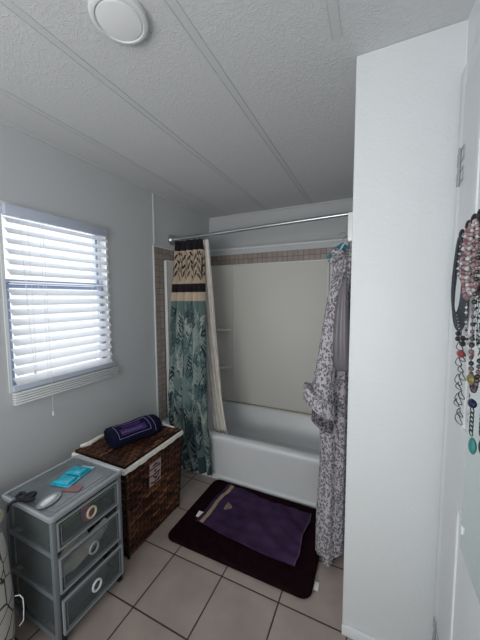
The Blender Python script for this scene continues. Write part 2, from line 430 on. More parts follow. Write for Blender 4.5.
def corner_shelf(z, x1):
    b = NB(); loft(b, [[Vector((.03, 2.562, zz)), Vector((.03, 2.34, zz))] + [Vector((.03+(x1-.03)*sin(a), 2.562-.22*cos(a), zz)) for a in [pi/2*k/8 for k in range(1, 8)]] + [Vector((x1, 2.562, zz))] for zz in (z-.018, z)])
    obj('corner_shelf', b, 'surround', su, 30)
corner_shelf(1.125, .39); corner_shelf(.74, .39)
obj('caulk_line', tube(NB(), [(.04, 2.549, .354), (.8, 2.549, .354), (XP-.02, 2.549, .354)], .006, 6), 'caulk', su, label='yellowed caulk line')

# shower rod
RY, RZ0, RZ1 = 2.08, 1.972, 2.018
sr = thing('shower_curtain_rod', 'chrome shower curtain rod across the tub alcove', 'curtain rod', (.8, RY, 1.99))
obj('rod', tube(NB(), [(.01, RY, RZ0), (XP-.006, RY, RZ1)], .0145, 16), 'chrome', sr)
for x, z, s in ((0.001, RZ0, 1), (XP-.001, RZ1, -1)):
    obj('flange', lathe(NB(), (x, RY, z), (s, 0, 0), [(0, .044), (.008, .046), (.02, .042), (.034, .030), (.042, .019), (.056, .0165)], 28), 'chrome', sr)
def rodz(x): return RZ0 + (RZ1-RZ0)*x/XP

# ------------------------------------------------------------ shower curtain
CZ1, CZ0 = 1.955, .045
def cy_(z): return interp([(0, 1.775), (.2, 1.78), (.42, 1.79), (.6, 1.83), (1.0, 1.915), (1.955, 2.08)], z)
def cl_(z): return interp([(0, .275), (.1, .255), (.35, .185), (.6, .135), (1.2, .085), (1.955, .062)], z)
def cr_(z): return interp([(0, .60), (.35, .575), (.7, .52), (1.2, .45), (1.955, .345)], z)
NU, NV = 150, 460
def leaf_paint():
    """colour of the cloth, [v][u]; u runs over the flat cloth (1.3 m), v over its height"""
    beige, dark, teal = (190, 172, 152), (40, 36, 40), (100, 120, 118)
    g = [[None]*NU for _ in range(NV)]
    W = 1.35
    for j in range(NV):
        z = CZ1 + (CZ0-CZ1)*j/(NV-1)
        c = dark if z > 1.862 else beige if z > 1.565 else dark if z > 1.492 else beige if z > 1.415 else teal if z > .17 else (58, 76, 82)
        for i in range(NU): g[j][i] = c
    def leaf(x, z, ln, wd, a, c, zlo, zhi):
        ca, sa = cos(a), sin(a); r = ln/2
        j0 = max(0, int((CZ1-(z+r))/(CZ1-CZ0)*(NV-1))); j1 = min(NV-1, int((CZ1-(z-r))/(CZ1-CZ0)*(NV-1))+1)
        i0 = max(0, int((x-r)/W*(NU-1))); i1 = min(NU-1, int((x+r)/W*(NU-1))+1)
        for j in range(j0, j1+1):
            zz = CZ1 + (CZ0-CZ1)*j/(NV-1)
            if not zlo < zz < zhi: continue
            for i in range(i0, i1+1):
                dx, dz = i/(NU-1)*W-x, zz-z
                p, q = dx*ca+dz*sa, -dx*sa+dz*ca
                if abs(p) < r and abs(q) < wd/2*(1-(p/r)**2): g[j][i] = c
    rnd = random.Random(3)
    def sprig(x, z, n, sp, ln, wd, c, zlo, zhi, lean=0):
        for k in range(n):
            zz = z + k*sp; xx = x + lean*k*sp
            leaf(xx, zz, sp*1.3, .010, pi/2-lean, c, zlo, zhi)
            for s in (-1, 1):
                leaf(xx+s*ln*.42, zz+.012, ln, wd, pi/2-s*R_(52+rnd.uniform(-14, 14)) if s > 0 else pi/2+R_(52+rnd.uniform(-14, 14)), c, zlo, zhi)
    for k in range(9):
        x = .07+.15*k; ln = rnd.uniform(-.35, .35)
        leaf(x, 1.71, .27, .022, pi/2-ln*.6, dark, 1.575, 1.85)
        for q in range(7):
            zz = 1.60+.036*q; sg_ = 1 if q % 2 else -1; a_ = R_(rnd.uniform(25, 60))
            leaf(x+(zz-1.71)*ln*.5+sg_*.045, zz+.02+rnd.uniform(-.01, .01), .095, .026, a_ if sg_ > 0 else pi-a_, dark, 1.575, 1.85)
    pal = [(136, 150, 146), (58, 76, 82), (160, 168, 162), (42, 56, 66), (122, 138, 132), (72, 92, 94)]
    for k in range(230):
        c = pal[k % 6]; s = rnd.uniform(.55, 1.0)
        sprig(rnd.uniform(0, W), rnd.uniform(.18, 1.30), rnd.randint(2, 4), .04*s, .11*s, .030*s, c, .17, 1.41, rnd.uniform(-.8, .8))
    for k in range(26):
        sprig(rnd.uniform(0, W), rnd.uniform(.05, .13), 2, .035, .05, .024, pal[(0, 2, 4)[k % 3]], .04, .17, rnd.uniform(-.5, .5))
    return g
def cpos(s, z):
    l, r, y = cl_(z), cr_(z), cy_(z)
    ph = 2*pi*(5.5*s + .35*sin(4.5*s+1)) + .5*sin(2.2*z)
    amp = interp([(0, .030), (1.0, .025), (1.955, .019)], z) + .003*sin(5*z)
    lowf = smoothstep(.5, .3, z)
    yy = y + amp*(1-.3*lowf)*(1-2*abs(sin(ph/2))**.8) + .007*sin(2*pi*1.7*s+2.2*z) + .008*sin(ph*.5+2*z)
    xx = l + (r-l)*s + .004*sin(ph+.4)
    return Vector((xx, yy, z))
g = leaf_paint()
b = NB(); cl = b.loops.layers.float_color.new('Col')
V = [[b.verts.new(cpos(i/(NU-1), CZ1 + (CZ0-CZ1)*j/(NV-1))) for i in range(NU)] for j in range(NV)]
lcache = {}
def lc_(c):
    if c not in lcache: lcache[c] = lin(c)
    return lcache[c]
for j in range(NV-1):
    for i in range(NU-1):
        f = b.faces.new((V[j][i], V[j+1][i], V[j+1][i+1], V[j][i+1]))
        for lp, (jj, ii) in zip(f.loops, ((j, i), (j+1, i), (j+1, i+1), (j, i+1))): lp[cl] = lc_(g[jj][ii])
ct = thing('shower_curtain', 'bunched shower curtain, beige and black above teal leaves, with white liner', 'shower curtain', (.3, 1.9, .04))
cu = obj('curtain_cloth', b, 'curtain', ct, smooth=60)
# liner
b = NB(); NL = 60
rows = []
for j in range(NL):
    z = 1.95 - (1.95-.12)*j/(NL-1)
    xr = interp([(.12, .66), (.35, .615), (.6, .56), (1.2, .475), (1.95, .385)], z); xl = xr - .13
    yy = interp([(.12, 2.005), (.35, 1.985), (.6, 2.01), (1.95, 2.108)], z)
    rows.append([b.verts.new((xl+(xr-xl)*i/40 + .004*sin(i*.9), yy + .012*sin(i*.75+2*z), z)) for i in range(41)])
for p, q in zip(rows, rows[1:]):
    for i in range(40): b.faces.new((p[i], q[i], q[i+1], p[i+1]))
obj('liner', b, 'liner', ct, smooth=60)
for k in range(12):
    x = .075 + k*.0235; z = rodz(x)
    pts = [(x, RY+.019*cos(a), z-.004+.022*sin(a)) for a in [2*pi*q/16 for q in range(16)]]
    obj('curtain_ring', tube(NB(), pts, .0018, 6, True), 'chrome', ct)

# ------------------------------------------------------------ wall block, hooks, hangers, robe
hk = thing('wall_hook_block', 'white wall block at the partition edge above the robe', 'wall hook', (1.6, 1.4, 1.70))
obj('block', bx(NB(), 1.588, XP-.001, 1.36, 1.44, 1.702, 1.832, .004), 'whitepl', hk)
b = NB(); tube(b, [(1.60, 1.44, 1.73), (1.592, 1.462, 1.727), (1.582, 1.478, 1.722), (1.576, 1.486, 1.735), (1.574, 1.488, 1.75)], .004, 8); ball(b, (1.574, 1.488, 1.752), .006, 8)
obj('hook', b, 'chrome', hk)
def hanger(lab, m, cx, cyy, zt, span, dirx, thick, drop=.06):
    t = thing('clothes_hanger', lab, 'hanger', (cx, cyy, zt-.15), 'hangers on the wall hook')
    u = Vector(dirx).normalized()
    c = Vector((cx, cyy, zt))
    b = NB(); pts = [c + Vector((0, 0, .0)) + u*(.016*sin(a)) + Vector((0, 0, .016*cos(a))) for a in [R_(-80+20*k) for k in range(13)]]
    pts += [c + Vector((0, 0, -.03)), c + Vector((0, 0, -.05))]
    obj('hanger_hook', tube(b, pts, .0018, 6), 'chrome', t)
    b = NB(); s0 = c + Vector((0, 0, -.05))
    arm = [s0 - u*span + Vector((0, 0, -drop)), s0 - u*span*.5 + Vector((0, 0, -drop*.35)), s0, s0 + u*span*.5 + Vector((0, 0, -drop*.35)), s0 + u*span + Vector((0, 0, -drop))]
    tube(b, arm, [thick*.7, thick, thick*1.2, thick, thick*.7], 8)
    tube(b, [arm[0], arm[0]*.5+arm[-1]*.5+Vector((0, 0, -.005)), arm[-1]], thick*.5, 6)
    obj('hanger_arms', b, m, t)
hanger('teal plastic hanger hooked at the wall block above the robe', 'teal_pl', 1.555, 1.478, 1.752, .07, (1, .5, 0), .013)
hanger('white plastic hanger hooked behind the teal hanger', 'whitepl', 1.575, 1.50, 1.775, .07, (.5, 1, 0), .005)

rb = thing('leopard_robe', 'long grey and white leopard print robe hanging at the partition edge', 'robe', (1.53, 1.5, .03))
XW = XP-.008
def rx_(z): return interp([(.03, 1.452), (.1, 1.452), (.3, 1.455), (.55, 1.466), (.72, 1.462), (.9, 1.445), (1.08, 1.445), (1.3, 1.472), (1.5, 1.497), (1.6, 1.512), (1.66, 1.535), (1.70, 1.56)], z)
b = NB(); NR = 72; loops = []
NZ = 90
for j in range(NZ):
    t_ = j/(NZ-1)
    lp = []
    for k in range(NR):
        a = 2*pi*k/NR
        bot = .03 if cos(a) < .25 and sin(a) < .35 else .03 + .065*smoothstep(-.2, .6, max(cos(a)*.8, sin(a)))
        z = bot + (1.70-bot)*t_
        xl = rx_(z); cx = (xl+XW)/2; rx = (XW-xl)/2
        ry = interp([(.03, .115), (1.0, .125), (1.3, .125), (1.5, .11), (1.62, .075), (1.70, .02)], z)
        fold = 1 + .13*sin(7*a+.5*sin(2.5*z)+1.3)*(1-.5*t_) + .05*sin(15*a+1.5*z)
        fx = min(1, fold) if cos(a) > 0 else fold
        lp.append(Vector((min(XW, cx + rx*fx*cos(a)), 1.51 + ry*fold*sin(a), z)))
    loops.append(lp)
loft(b, loops)
obj('robe_body', b, 'leopard', rb, 70)
b = NB(); loops = []
path = [((1.555, 1.40, 1.56), .02, .025), ((1.54, 1.375, 1.46), .035, .04), ((1.525, 1.35, 1.30), .040, .04), ((1.507, 1.335, 1.12), .044, .04), ((1.49, 1.325, 1.0), .050, .042), ((1.482, 1.32, .93), .058, .045)]
for (c, rx, ry) in path:
    loops.append([Vector(c)+Vector((rx*(1+.1*sin(5*a))*cos(a), ry*(1+.1*sin(4*a+1))*sin(a), 0)) for a in [2*pi*k/36 for k in range(36)]])
loft(b, loops); obj('sleeve', b, 'leopard', rb, 70)
def oval(c, rx, ry, tx, n=36):
    return [Vector(c)+Vector((rx*cos(a), ry*sin(a)*(1+.05*sin(3*a)), -tx*rx*cos(a))) for a in [2*pi*k/n for k in range(n)]]
b = NB(); loft(b, [oval((1.478, 1.315, .985), .056, .046, .62), oval((1.478, 1.31, .98), .070, .055, .62), oval((1.480, 1.31, .945), .077, .06, .62), oval((1.480, 1.31, .905), .074, .058, .62), oval((1.478, 1.315, .90), .058, .045, .62)])
obj('cuff', b, 'leopard', rb, 60)
b = NB(); loft(b, [oval((1.49, 1.33, .93), .050, .040, .5), oval((1.492, 1.335, .87), .050, .038, .5), oval((1.492, 1.34, .805), .052, .038, .5)])
obj('sleeve_lining', b, 'leopard_dark', rb, 60)
b = NB()
for k in range(9):      # ruffled collar
    a = k*.7; ball(b, (1.53+.02*sin(a*1.7), 1.42+.012*k, 1.665-.008*k), .026, 10, (1, .7, .7))
obj('ruffled_collar', b, 'leopard', rb, 80)
# grey satin garment
b = NB(); loops = []
for z, x, r, ry in ((1.53, 1.588, .006, .006), (1.50, 1.583, .014, .010), (1.44, 1.577, .024, .014), (1.36, 1.574, .031, .018), (1.26, 1.573, .037, .020), (1.18, 1.575, .039, .021), (1.13, 1.577, .037, .020), (1.105, 1.581, .030, .015), (1.097, 1.583, .02, .006)):
    loops.append([Vector((x+r*cos(a), 1.315-.0*z+ry*(1+.25*sin(5*a))*sin(a), z)) for a in [2*pi*k/32 for k in range(32)]])
loft(b, loops); sg = thing('satin_bag', 'plain grey satin bag hanging in front of the leopard robe', 'bag', (1.56, 1.315, 1.07))
obj('pouch', b, 'satin', sg, 70)
obj('drawstring', tube(NB(), [(1.588, 1.315, 1.525), (1.59, 1.335, 1.60), (1.592, 1.375, 1.67), (1.590, 1.43, 1.698), (1.584, 1.475, 1.720)], .003, 6), 'satin', sg)

# ------------------------------------------------------------ bath mat and towel
b = NB()
MX0, MX1, MY0, MY1 = .612, 1.475, 1.185, 1.80
loft(b, [rrect(MX0+.004, MX1-.004, MY0+.004, MY1-.004, .001, .05, 8), rrect(MX0, MX1, MY0, MY1, .008, .05, 8), rrect(MX0, MX1, MY0, MY1, .014, .05, 8), rrect(MX0+.008, MX1-.008, MY0+.008, MY1-.008, .020, .045, 8), rrect(MX0+.02, MX1-.02, MY0+.02, MY1-.02, .021, .04, 8), rrect(MX0+.03, MX1-.03, MY0+.03, MY1-.03, .019, .04, 8)])
bmat = thing('bath_mat', 'dark plum bath mat with rounded corners on the tile floor', 'bath mat', ((MX0+MX1)/2, (MY0+MY1)/2, 0))
obj('mat_body', b, 'maroon', bmat)
obj('care_tag', bx(NB(), 1.478, 1.50, 1.255, 1.30, .004, .008, .001), 'wtag', bmat, label='small white tag')
tw = thing('hand_towel', 'purple hand towel with a tan band lying on the dark bath mat', 'towel', (1.05, 1.53, .021))
cor = [Vector((.722, 1.345, 0)), Vector((1.37, 1.300, 0)), Vector((1.375, 1.70, 0)), Vector((.742, 1.742, 0))]
def tp(u, v):
    p = cor[0]*(1-u)*(1-v) + cor[1]*u*(1-v) + cor[2]*u*v + cor[3]*(1-u)*v
    e = min(u, 1-u, v, 1-v)
    h = .0385 + .0050*sin(11*u+5*v)*sin(9*v-3*u) + .0030*sin(27*u*v+13*u) + .0015*sin(31*v-8*u)
    p = p + Vector((.006*sin(9*v), .008*sin(7*u+1), 0))
    return Vector((p.x, p.y, h))
def patch(bm, u0, u1, v0, v1, nu, nv, off, th):
    def lay(d): return [[bm.verts.new(tp(u0+(u1-u0)*i/nu, v0+(v1-v0)*j/nv)+Vector((0, 0, d))) for i in range(nu+1)] for j in range(nv+1)]
    A, B = lay(off), lay(off-th)
    for j in range(nv):
        for i in range(nu):
            bm.faces.new((A[j][i], A[j][i+1], A[j+1][i+1], A[j+1][i])); bm.faces.new((B[j][i], B[j+1][i], B[j+1][i+1], B[j][i+1]))
    for i in range(nu):
        bm.faces.new((A[0][i], B[0][i], B[0][i+1], A[0][i+1])); bm.faces.new((A[nv][i+1], B[nv][i+1], B[nv][i], A[nv][i]))
    for j in range(nv):
        bm.faces.new((A[j+1][0], B[j+1][0], B[j][0], A[j][0])); bm.faces.new((A[j][nu], B[j][nu], B[j+1][nu], A[j+1][nu]))
    return bm
obj('towel_cloth', patch(NB(), 0, 1, 0, 1, 70, 45, 0, .007), 'towel', tw, 70)
obj('woven_band', patch(NB(), .045, .085, .0, 1, 4, 45, .0012, .002), 'tband', tw, 70, label='tan woven band')
b = NB(); e0 = (.205, .50)
for k in range(5):      # small triangular stitched emblem
    wv = .085*(1-k/5.2)
    patch(b, e0[0]-.03+.016*k, e0[0]-.03+.016*k+.009, e0[1]-wv, e0[1]+wv, 1, 6, .0014, .002)
obj('embroidered_emblem', b, 'tband', tw, 70, label='tan triangular embroidery')
obj('hem', patch(NB(), .992, 1.0, 0, 1, 2, 45, .0008, .0078), M['hem'], tw, 70)
obj('care_tag', bx(NB(), .70, .735, 1.385, 1.425, .034, .037, .001, rot=('X', .3)), 'wtag', tw, label='white care tag')

# ------------------------------------------------------------ wicker hamper
def wick(bm, o, uvec, vvec, nrm, nu, nv, cl, rnd, depth=.008, shear=None, res=4, vertical=False):
    """woven panel: strands over and under; o origin, uvec/vvec full edge vectors (shear: top edge vector if different)"""
    o, uvec, vvec, nrm = map(Vector, (o, uvec, vvec, nrm)); top = Vector(shear[0]) if shear else o+vvec; topu = Vector(shear[1]) if shear else uvec
    NU_, NV_ = nu*res, nv*res
    cols = {}
    G = []
    for j in range(NV_+1):
        row = []
        for i in range(NU_+1):
            u, v = i/NU_, j/NV_
            p0 = o + uvec*u; p1 = top + topu*u; p = p0*(1-v) + p1*v
            a, c = u*nu, v*nv; sgn = 1 if int(c) % 2 == 0 else -1
            h = abs(sin(pi*(c % 1)))**.6 * (.55 + .45*sgn*cos(pi*a))
            row.append((bm.verts.new(p + nrm*depth*h), h))
        G.append(row)
    for j in range(NV_):
        for i in range(NU_):
            f = bm.faces.new((G[j][i][0], G[j][i+1][0], G[j+1][i+1][0], G[j+1][i][0]))
            key = (j//res, (i+res//2+(res if (j//res) % 2 else 0))//(2*res))
            if key not in cols:
                q = rnd.uniform(.6, 1.35); base = rnd.choice(((92, 60, 44), (78, 48, 36), (108, 72, 52), (66, 40, 32)))
                cols[key] = lin(tuple(min(255, x*q) for x in base))
            hs = [G[j][i][1], G[j][i+1][1], G[j+1][i+1][1], G[j+1][i][1]]
            for lp, h in zip(f.loops, hs):
                c = cols[key]; lp[cl] = c if h > .18 else lin((12, 7, 5))
rnd = random.Random(5)
HZ = .545
hm = thing('wicker_hamper', 'dark brown wicker laundry hamper with off white lining beside the drawer cart', 'laundry hamper', (.34, 1.2, 0))
# corners bottom / top (x0,x1,y0,y1)
HB = (.165, .515, 1.00, 1.44); HT = (.150, .548, .965, 1.450)
b = NB(); cl = b.loops.layers.float_color.new('Col')
e = .004
wick(b, (HB[1], HB[2], 0.002), (0, HB[3]-HB[2], 0), (0, 0, HZ), (1, 0, 0), 15, 26, cl, rnd, shear=((HT[1], HT[2], HZ), (0, HT[3]-HT[2], 0)))
wick(b, (HB[0], HB[2], 0.002), (HB[1]-HB[0], 0, 0), (0, 0, HZ), (0, -1, 0), 11, 26, cl, rnd, shear=((HT[0], HT[2], HZ), (HT[1]-HT[0], 0, 0)))
wick(b, (HB[0], HB[3], 0.002), (HB[1]-HB[0], 0, 0), (0, 0, HZ), (0, 1, 0), 11, 26, cl, rnd, shear=((HT[0], HT[3], HZ), (HT[1]-HT[0], 0, 0)))
wick(b, (HB[0], HB[2], 0.002), (0, HB[3]-HB[2], 0), (0, 0, HZ), (-1, 0, 0), 15, 26, cl, rnd, shear=((HT[0], HT[2], HZ), (0, HT[3]-HT[2], 0)))
obj('woven_body', b, 'wicker', hm, 60)
b = NB(); loft(b, [[Vector((HB[0]+e, HB[2]+e, .002)), Vector((HB[1]-e, HB[2]+e, .002)), Vector((HB[1]-e, HB[3]-e, .002)), Vector((HB[0]+e, HB[3]-e, .002))], [Vector((HT[0]+e, HT[2]+e, HZ)), Vector((HT[1]-e, HT[2]+e, HZ)), Vector((HT[1]-e, HT[3]-e, HZ)), Vector((HT[0]+e, HT[3]-e, HZ))]])
obj('inner_wall', b, 'inner', hm, 0)
for y0, y1 in ((HB[2], HT[2]), (HB[3], HT[3])):
    s = 1 if y0 > 1.2 else -1
    obj('corner_post', tube(NB(), [(HB[1]+.003, y0+s*.002, .003), (HT[1]+.003, y1+s*.002, HZ)], .007, 8), 'inner', hm)
# lining overhang
b = NB(); n = 40; ra, rb_ = [], []
def rim(t, off):
    x0, x1, y0, y1 = HT[0]-off, HT[1]+off, HT[2]-off, HT[3]+off
    P = [(x0, y0), (x1, y0), (x1, y1), (x0, y1), (x0, y0)]; k = int(t*4) if t < 1 else 0; f = t*4-int(t*4)
    return P[k][0]+(P[k+1][0]-P[k][0])*f, P[k][1]+(P[k+1][1]-P[k][1])*f
loops = []
for off, z in ((.002, HZ+.002), (.008, HZ+.001), (.011, HZ-.004), (.0115, HZ-.026), (.0075, HZ-.027)):
    lp = []
    for k in range(80):
        x, y = rim(k/80, off); lp.append(Vector((x, y, z + (.0025*sin(k*1.9)+.002*sin(k*.7) if z < HZ-.01 else 0))))
    loops.append(lp)
loft(b, loops, (False, False)); obj('lining', b, 'linen', hm, 50, label='off white cloth lining folded over the rim')
# lid
b = NB(); cl = b.loops.layers.float_color.new('Col')
wick(b, (HT[0], HT[2], HZ+.012), (0, HT[3]-HT[2], 0), (HT[1]-HT[0], 0, 0), (0, 0, 1), 14, 20, cl, rnd, .005)
obj('lid', b, 'wicker', hm, 60)
obj('lid_core', bx(NB(), HT[0]+.001, HT[1]-.001, HT[2]+.001, HT[3]-.001, HZ+.003, HZ+.0122, .002), 'inner', hm)
b = NB()
tube(b, [(.155, 1.00, HZ+.022), (.175, 1.04, HZ+.024), (.165, 1.12, HZ+.024), (.17, 1.20, HZ+.025)], [.010, .014, .012, .005], 8); obj('bunched_cloth', b, 'linen', hm, 60, label='bunched white cloth edge'); b = NB()
tube(b, [(.20, 1.37, HZ+.022), (.30, 1.42, HZ+.024), (.42, 1.437, HZ+.022), (.50, 1.438, HZ+.02)], [.006, .010, .008, .004], 8)
obj('bunched_cloth', b, 'linen', hm, 60, label='bunched white cloth edge')
# tag on the front
b = NB(); bx(b, .541, .5445, 1.150, 1.246, .325, .465, .001, rot=('Y', .05))
pl = obj('sewn_label', b, mat('pale_pink_label', (172, 150, 152), .8), hm, label='pale pink label with a dark heart')
b = NB()
pts = [Vector((.548, 1.198+.022*.06*16*sin(a)**3, .378+.022*.06*(13*cos(a)-5*cos(2*a)-2*cos(3*a)-cos(4*a)))) for a in [2*pi*k/40 for k in range(40)]]
tube(b, [Vector((p.x+(p.z-.395)*.05, p.y, p.z)) for p in pts], .0028, 6, True)
pm = mat('dark_label_print', (70, 44, 48), .8)
obj('printed_heart', b, pm, pl)
for z_, x_ in ((.338, .5475), (.428, .5482), (.443, .5488)): obj('printed_line', bx(NB(), x_-.004, x_, 1.17, 1.226, z_, z_+.007), pm, pl)

# rolled blanket
bk = thing('rolled_blanket', 'rolled navy fleece blanket with purple print on the wicker lid', 'blanket', (.40, 1.18, HZ+.018))
A, B = Vector((.325, 1.07, HZ+.074)), Vector((.42, 1.345, HZ+.074))
ax = (B-A).normalized(); sd = ax.cross(Vector((0, 0, 1))).normalized()
def rollsec(t, k, n, rs=1.0, off=0):
    a = 2*pi*k/n
    w_ = .088*rs + off; h_ = .054*rs + off
    p = A + ax*((B-A).length*t)
    bulge = 1 + .05*sin(3*pi*t+.5) + .03*sin(2*a+5*t)
    return p + sd*(w_*bulge*cos(a)) + Vector((0, 0, h_*bulge*(abs(sin(a))**.85)*(1 if sin(a) > 0 else -1)))
b = NB(); n = 48
prof = [(-.02, .35), (-.035, .6), (-.035, .8), (-.02, .95), (.0, 1.0)] + [(k/14, 1.0) for k in range(1, 14)] + [(1.0, 1.0), (1.02, .93), (1.03, .75), (1.01, .4)]
loft(b, [[rollsec(t_, k, n, r_) for k in range(n)] for t_, r_ in prof])
obj('fleece_roll', b, 'navy', bk, 60)
b = NB()       # spiral edges at the ends
for t_, sgn in ((-.036, -1), (1.03, 1)):
    pts = []
    for k in range(70):
        a = k*.22; r_ = .25+.70*k/70
        p = A + ax*((B-A).length*t_) + sd*(.08*r_*cos(a)) + Vector((0, 0, .044*r_*sin(a)))
        pts.append(p)
    obj('spiral_edge', tube(NB(), pts, .0045, 6), 'navy', bk, 60)
b = NB()
def onroll(t0, t1, a0, a1, off, nt=10, na=8):
    def q(t_, a, o):
        k = a/(2*pi)*48; return rollsec(t_, k, 48, 1.0, o)
    top = [[b.verts.new(q(t0+(t1-t0)*i/nt, a0+(a1-a0)*j/na, off)) for i in range(nt+1)] for j in range(na+1)]
    bot = [[b.verts.new(q(t0+(t1-t0)*i/nt, a0+(a1-a0)*j/na, -.002)) for i in range(nt+1)] for j in range(na+1)]
    for j in range(na):
        for i in range(nt): b.faces.new((top[j][i], top[j][i+1], top[j+1][i+1], top[j+1][i]))
    edge = [(0, i) for i in range(nt)]
    for i in range(nt):
        b.faces.new((top[0][i], bot[0][i], bot[0][i+1], top[0][i+1])); b.faces.new((top[na][i+1], bot[na][i+1], bot[na][i], top[na][i]))
    for j in range(na):
        b.faces.new((top[j+1][0], bot[j+1][0], bot[j][0], top[j][0])); b.faces.new((top[j][nt], bot[j][nt], bot[j+1][nt], top[j+1][nt]))
onroll(.12, .66, R_(28), R_(62), .0015); onroll(.20, .60, R_(70), R_(84), .0015); onroll(.15, .66, R_(92), R_(99), .0015)
obj('purple_panel', b, 'purple', bk, 60, label='purple printed panel')
b = NB()
tube(b, [rollsec(t_, k, 48, 1, .002) for t_, k in [(.06+.68*i/20, 2.0) for i in range(21)] + [(.74, 2+10*i/10) for i in range(11)] + [(.74-.68*i/20, 13) for i in range(21)] + [(.06, 12-10*i/10) for i in range(11)]], .0014, 5, True)
tube(b, [rollsec(.84, k, 48, 1, .002) for k in range(0, 20)], .0014, 5)
for i in range(9): tube(b, [rollsec(.13+.05*i, 5.2, 48, 1, .003), rollsec(.15+.05*i, 6.6, 48, 1, .003), rollsec(.165+.05*i, 5.2, 48, 1, .003)], .0012, 5)
obj('stitched_outline', b, 'lilac', bk, 60, label='lilac stitched outline')

# ------------------------------------------------------------ drawer cart
CX0, CX1, CY0, CY1 = .255, .588, .563, .905
CZ = .585
dc = thing('drawer_cart', 'grey plastic cart with three smoky drawers under the window', 'storage drawers', ((CX0+CX1)/2, (CY0+CY1)/2, 0))
b = NB()
for z in (.045, .222, .405):      # rails round the body
    bx(b, CX0, CX1-.014, CY0, CY0+.014, z, z+.016, .002); bx(b, CX0, CX1-.014, CY1-.014, CY1, z, z+.016, .002)
    bx(b, CX0, CX0+.014, CY0, CY1, z, z+.016, .002); bx(b, CX1-.03, CX1-.014, CY0+.014, CY1-.014, z+.002, z+.012, .002)
for x in (CX0, CX1-.02):
    for y in (CY0, CY1-.02): bx(b, x, x+.02, y, y+.02, .04, CZ-.012, .005)
obj('frame', b, 'graypl', dc)
b = NB(); loft(b, [rrect(CX0-.004, CX1+.006, CY0-.006, CY1+.006, CZ-.022, .018), rrect(CX0-.008, CX1+.010, CY0-.010, CY1+.010, CZ-.012, .02), rrect(CX0-.008, CX1+.010, CY0-.010, CY1+.010, CZ-.002, .02), rrect(CX0-.002, CX1+.004, CY0-.004, CY1+.004, CZ+.002, .018), rrect(CX0+.006, CX1-.006, CY0+.006, CY1-.006, CZ-.002, .014), rrect(CX0+.006, CX1-.006, CY0+.006, CY1-.006, CZ-.022, .014)], (False, False))
obj('top_rim', b, 'graypl2', dc)
b = NB(); bx(b, CX0+.004, CX1-.004, CY0+.004, CY1-.004, CZ-.014, CZ-.009)
frame2 = [(.04, .0)]
for k in (.028, .05):
    x0, x1, y0, y1 = CX0+k, CX1-k, CY0+k, CY1-k
    tube(b, [(x0, y0, CZ-.009), (x1, y0, CZ-.009), (x1, y1, CZ-.009), (x0, y1, CZ-.009)], .0022, 6, True)
obj('top_panel', b, 'smoketop', dc)
for z0, z1, ext in ((.425, .546, 0.0), (.240, .393, .004), (.062, .212, .012)):
    xf = CX1+ext
    dr = obj('drawer', bx(NB(), xf-.006, xf-.003, CY0+.026, CY1-.026, z0+.004, z1-.004), 'smoke', dc, label='smoky translucent drawer')
    b = NB(); y0, y1 = CY0+.024, CY1-.024
    bx(b, CX0+.02, xf-.008, y0, y0+.003, z0+.006, z1-.014); bx(b, CX0+.02, xf-.008, y1-.003, y1, z0+.006, z1-.014)
    bx(b, CX0+.02, xf-.008, y0, y1, z0+.004, z0+.007); bx(b, CX0+.018, CX0+.021, y0, y1, z0+.006, z1-.014)
    obj('drawer_tray', b, 'smoke', dr)
    b = NB(); frame_yz(b, xf-.008, xf+.002, CY0+.020, CY1-.020, z0, z1, .0065)
    obj('drawer_rim', b, 'graypl2', dr)
    b = NB(); frame_yz(b, xf-.003, xf+.001, CY0+.036, CY1-.036, z0+.016, z1-.016, .0028)
    obj('drawer_border', b, 'graypl', dr)
    zc = (z0+z1)/2+.004
    obj('ring_pull', tube(NB(), [(xf+.004, .735+.021*cos(a), zc+.023*sin(a)) for a in [2*pi*k/28 for k in range(28)]], .0048, 8, True), 'whitepl' if z0 < .1 else 'cream' if z0 > .4 else 'graypl2', dr)
for z0, z1 in ((.425, .55), (.24, .398), (.063, .215)):
    for y in (CY0+.004, CY1-.007): obj('side_panel', bx(NB(), CX0+.02, CX1-.02, y, y+.003, z0, z1), 'smoke', dc, label='smoky side panel')
for x in (CX0+.03, CX1-.02):
    for y in (CY0+.03, CY1-.02):
        b = NB(); lathe(b, (x, y-.009, .021), (0, 1, 0), [(0, .014), (.002, .0205), (.016, .0205), (.018, .014)], 18); bx(b, x-.012, x+.012, y-.013, y+.013, .028, .046, .003)
        obj('caster', b, 'black', dc, label='black caster')
# contents
obj_ = tag(obj('bottle', lathe(NB(), (.543, .75, .434), (0, 0, 1), [(0, .022), (.003, .026), (.05, .026), (.06, .016), (.065, .012), (.082, .012), (.084, .008)], 20), 'pinkth'), 'pink bottle seen through the top drawer', 'bottle')
tag(obj('tube_of_cream', lathe(NB(), (.525, .715, .466), (.1, -1, .15), [(0, .012), (.01, .019), (.08, .016), (.12, .008)], 16), 'green'), 'green tube lying in the top drawer', 'tube')
b = NB(); tube(b, [(.54, .61, .275), (.545, .66, .285), (.545, .73, .305), (.545, .79, .325), (.54, .85, .345)], [.014, .027, .031, .029, .018], 14)
tube(b, [(.50, .62, .272), (.46, .70, .285), (.46, .80, .292)], [.012, .022, .012], 12)
tag(obj('white_cloth_roll', b, 'linen', smooth=60), 'crumpled white cloth roll in the middle drawer', 'cloth')
b = NB(); loft(b, [rrect(.37, .55, .62, .84, .072, .03), rrect(.36, .56, .61, .85, .10, .04), rrect(.37, .55, .62, .84, .15, .04), rrect(.40, .52, .65, .81, .165, .03)])
tag(obj('folded_cloth', b, 'graypl', smooth=50), 'dark grey folded cloth in the bottom drawer', 'cloth')
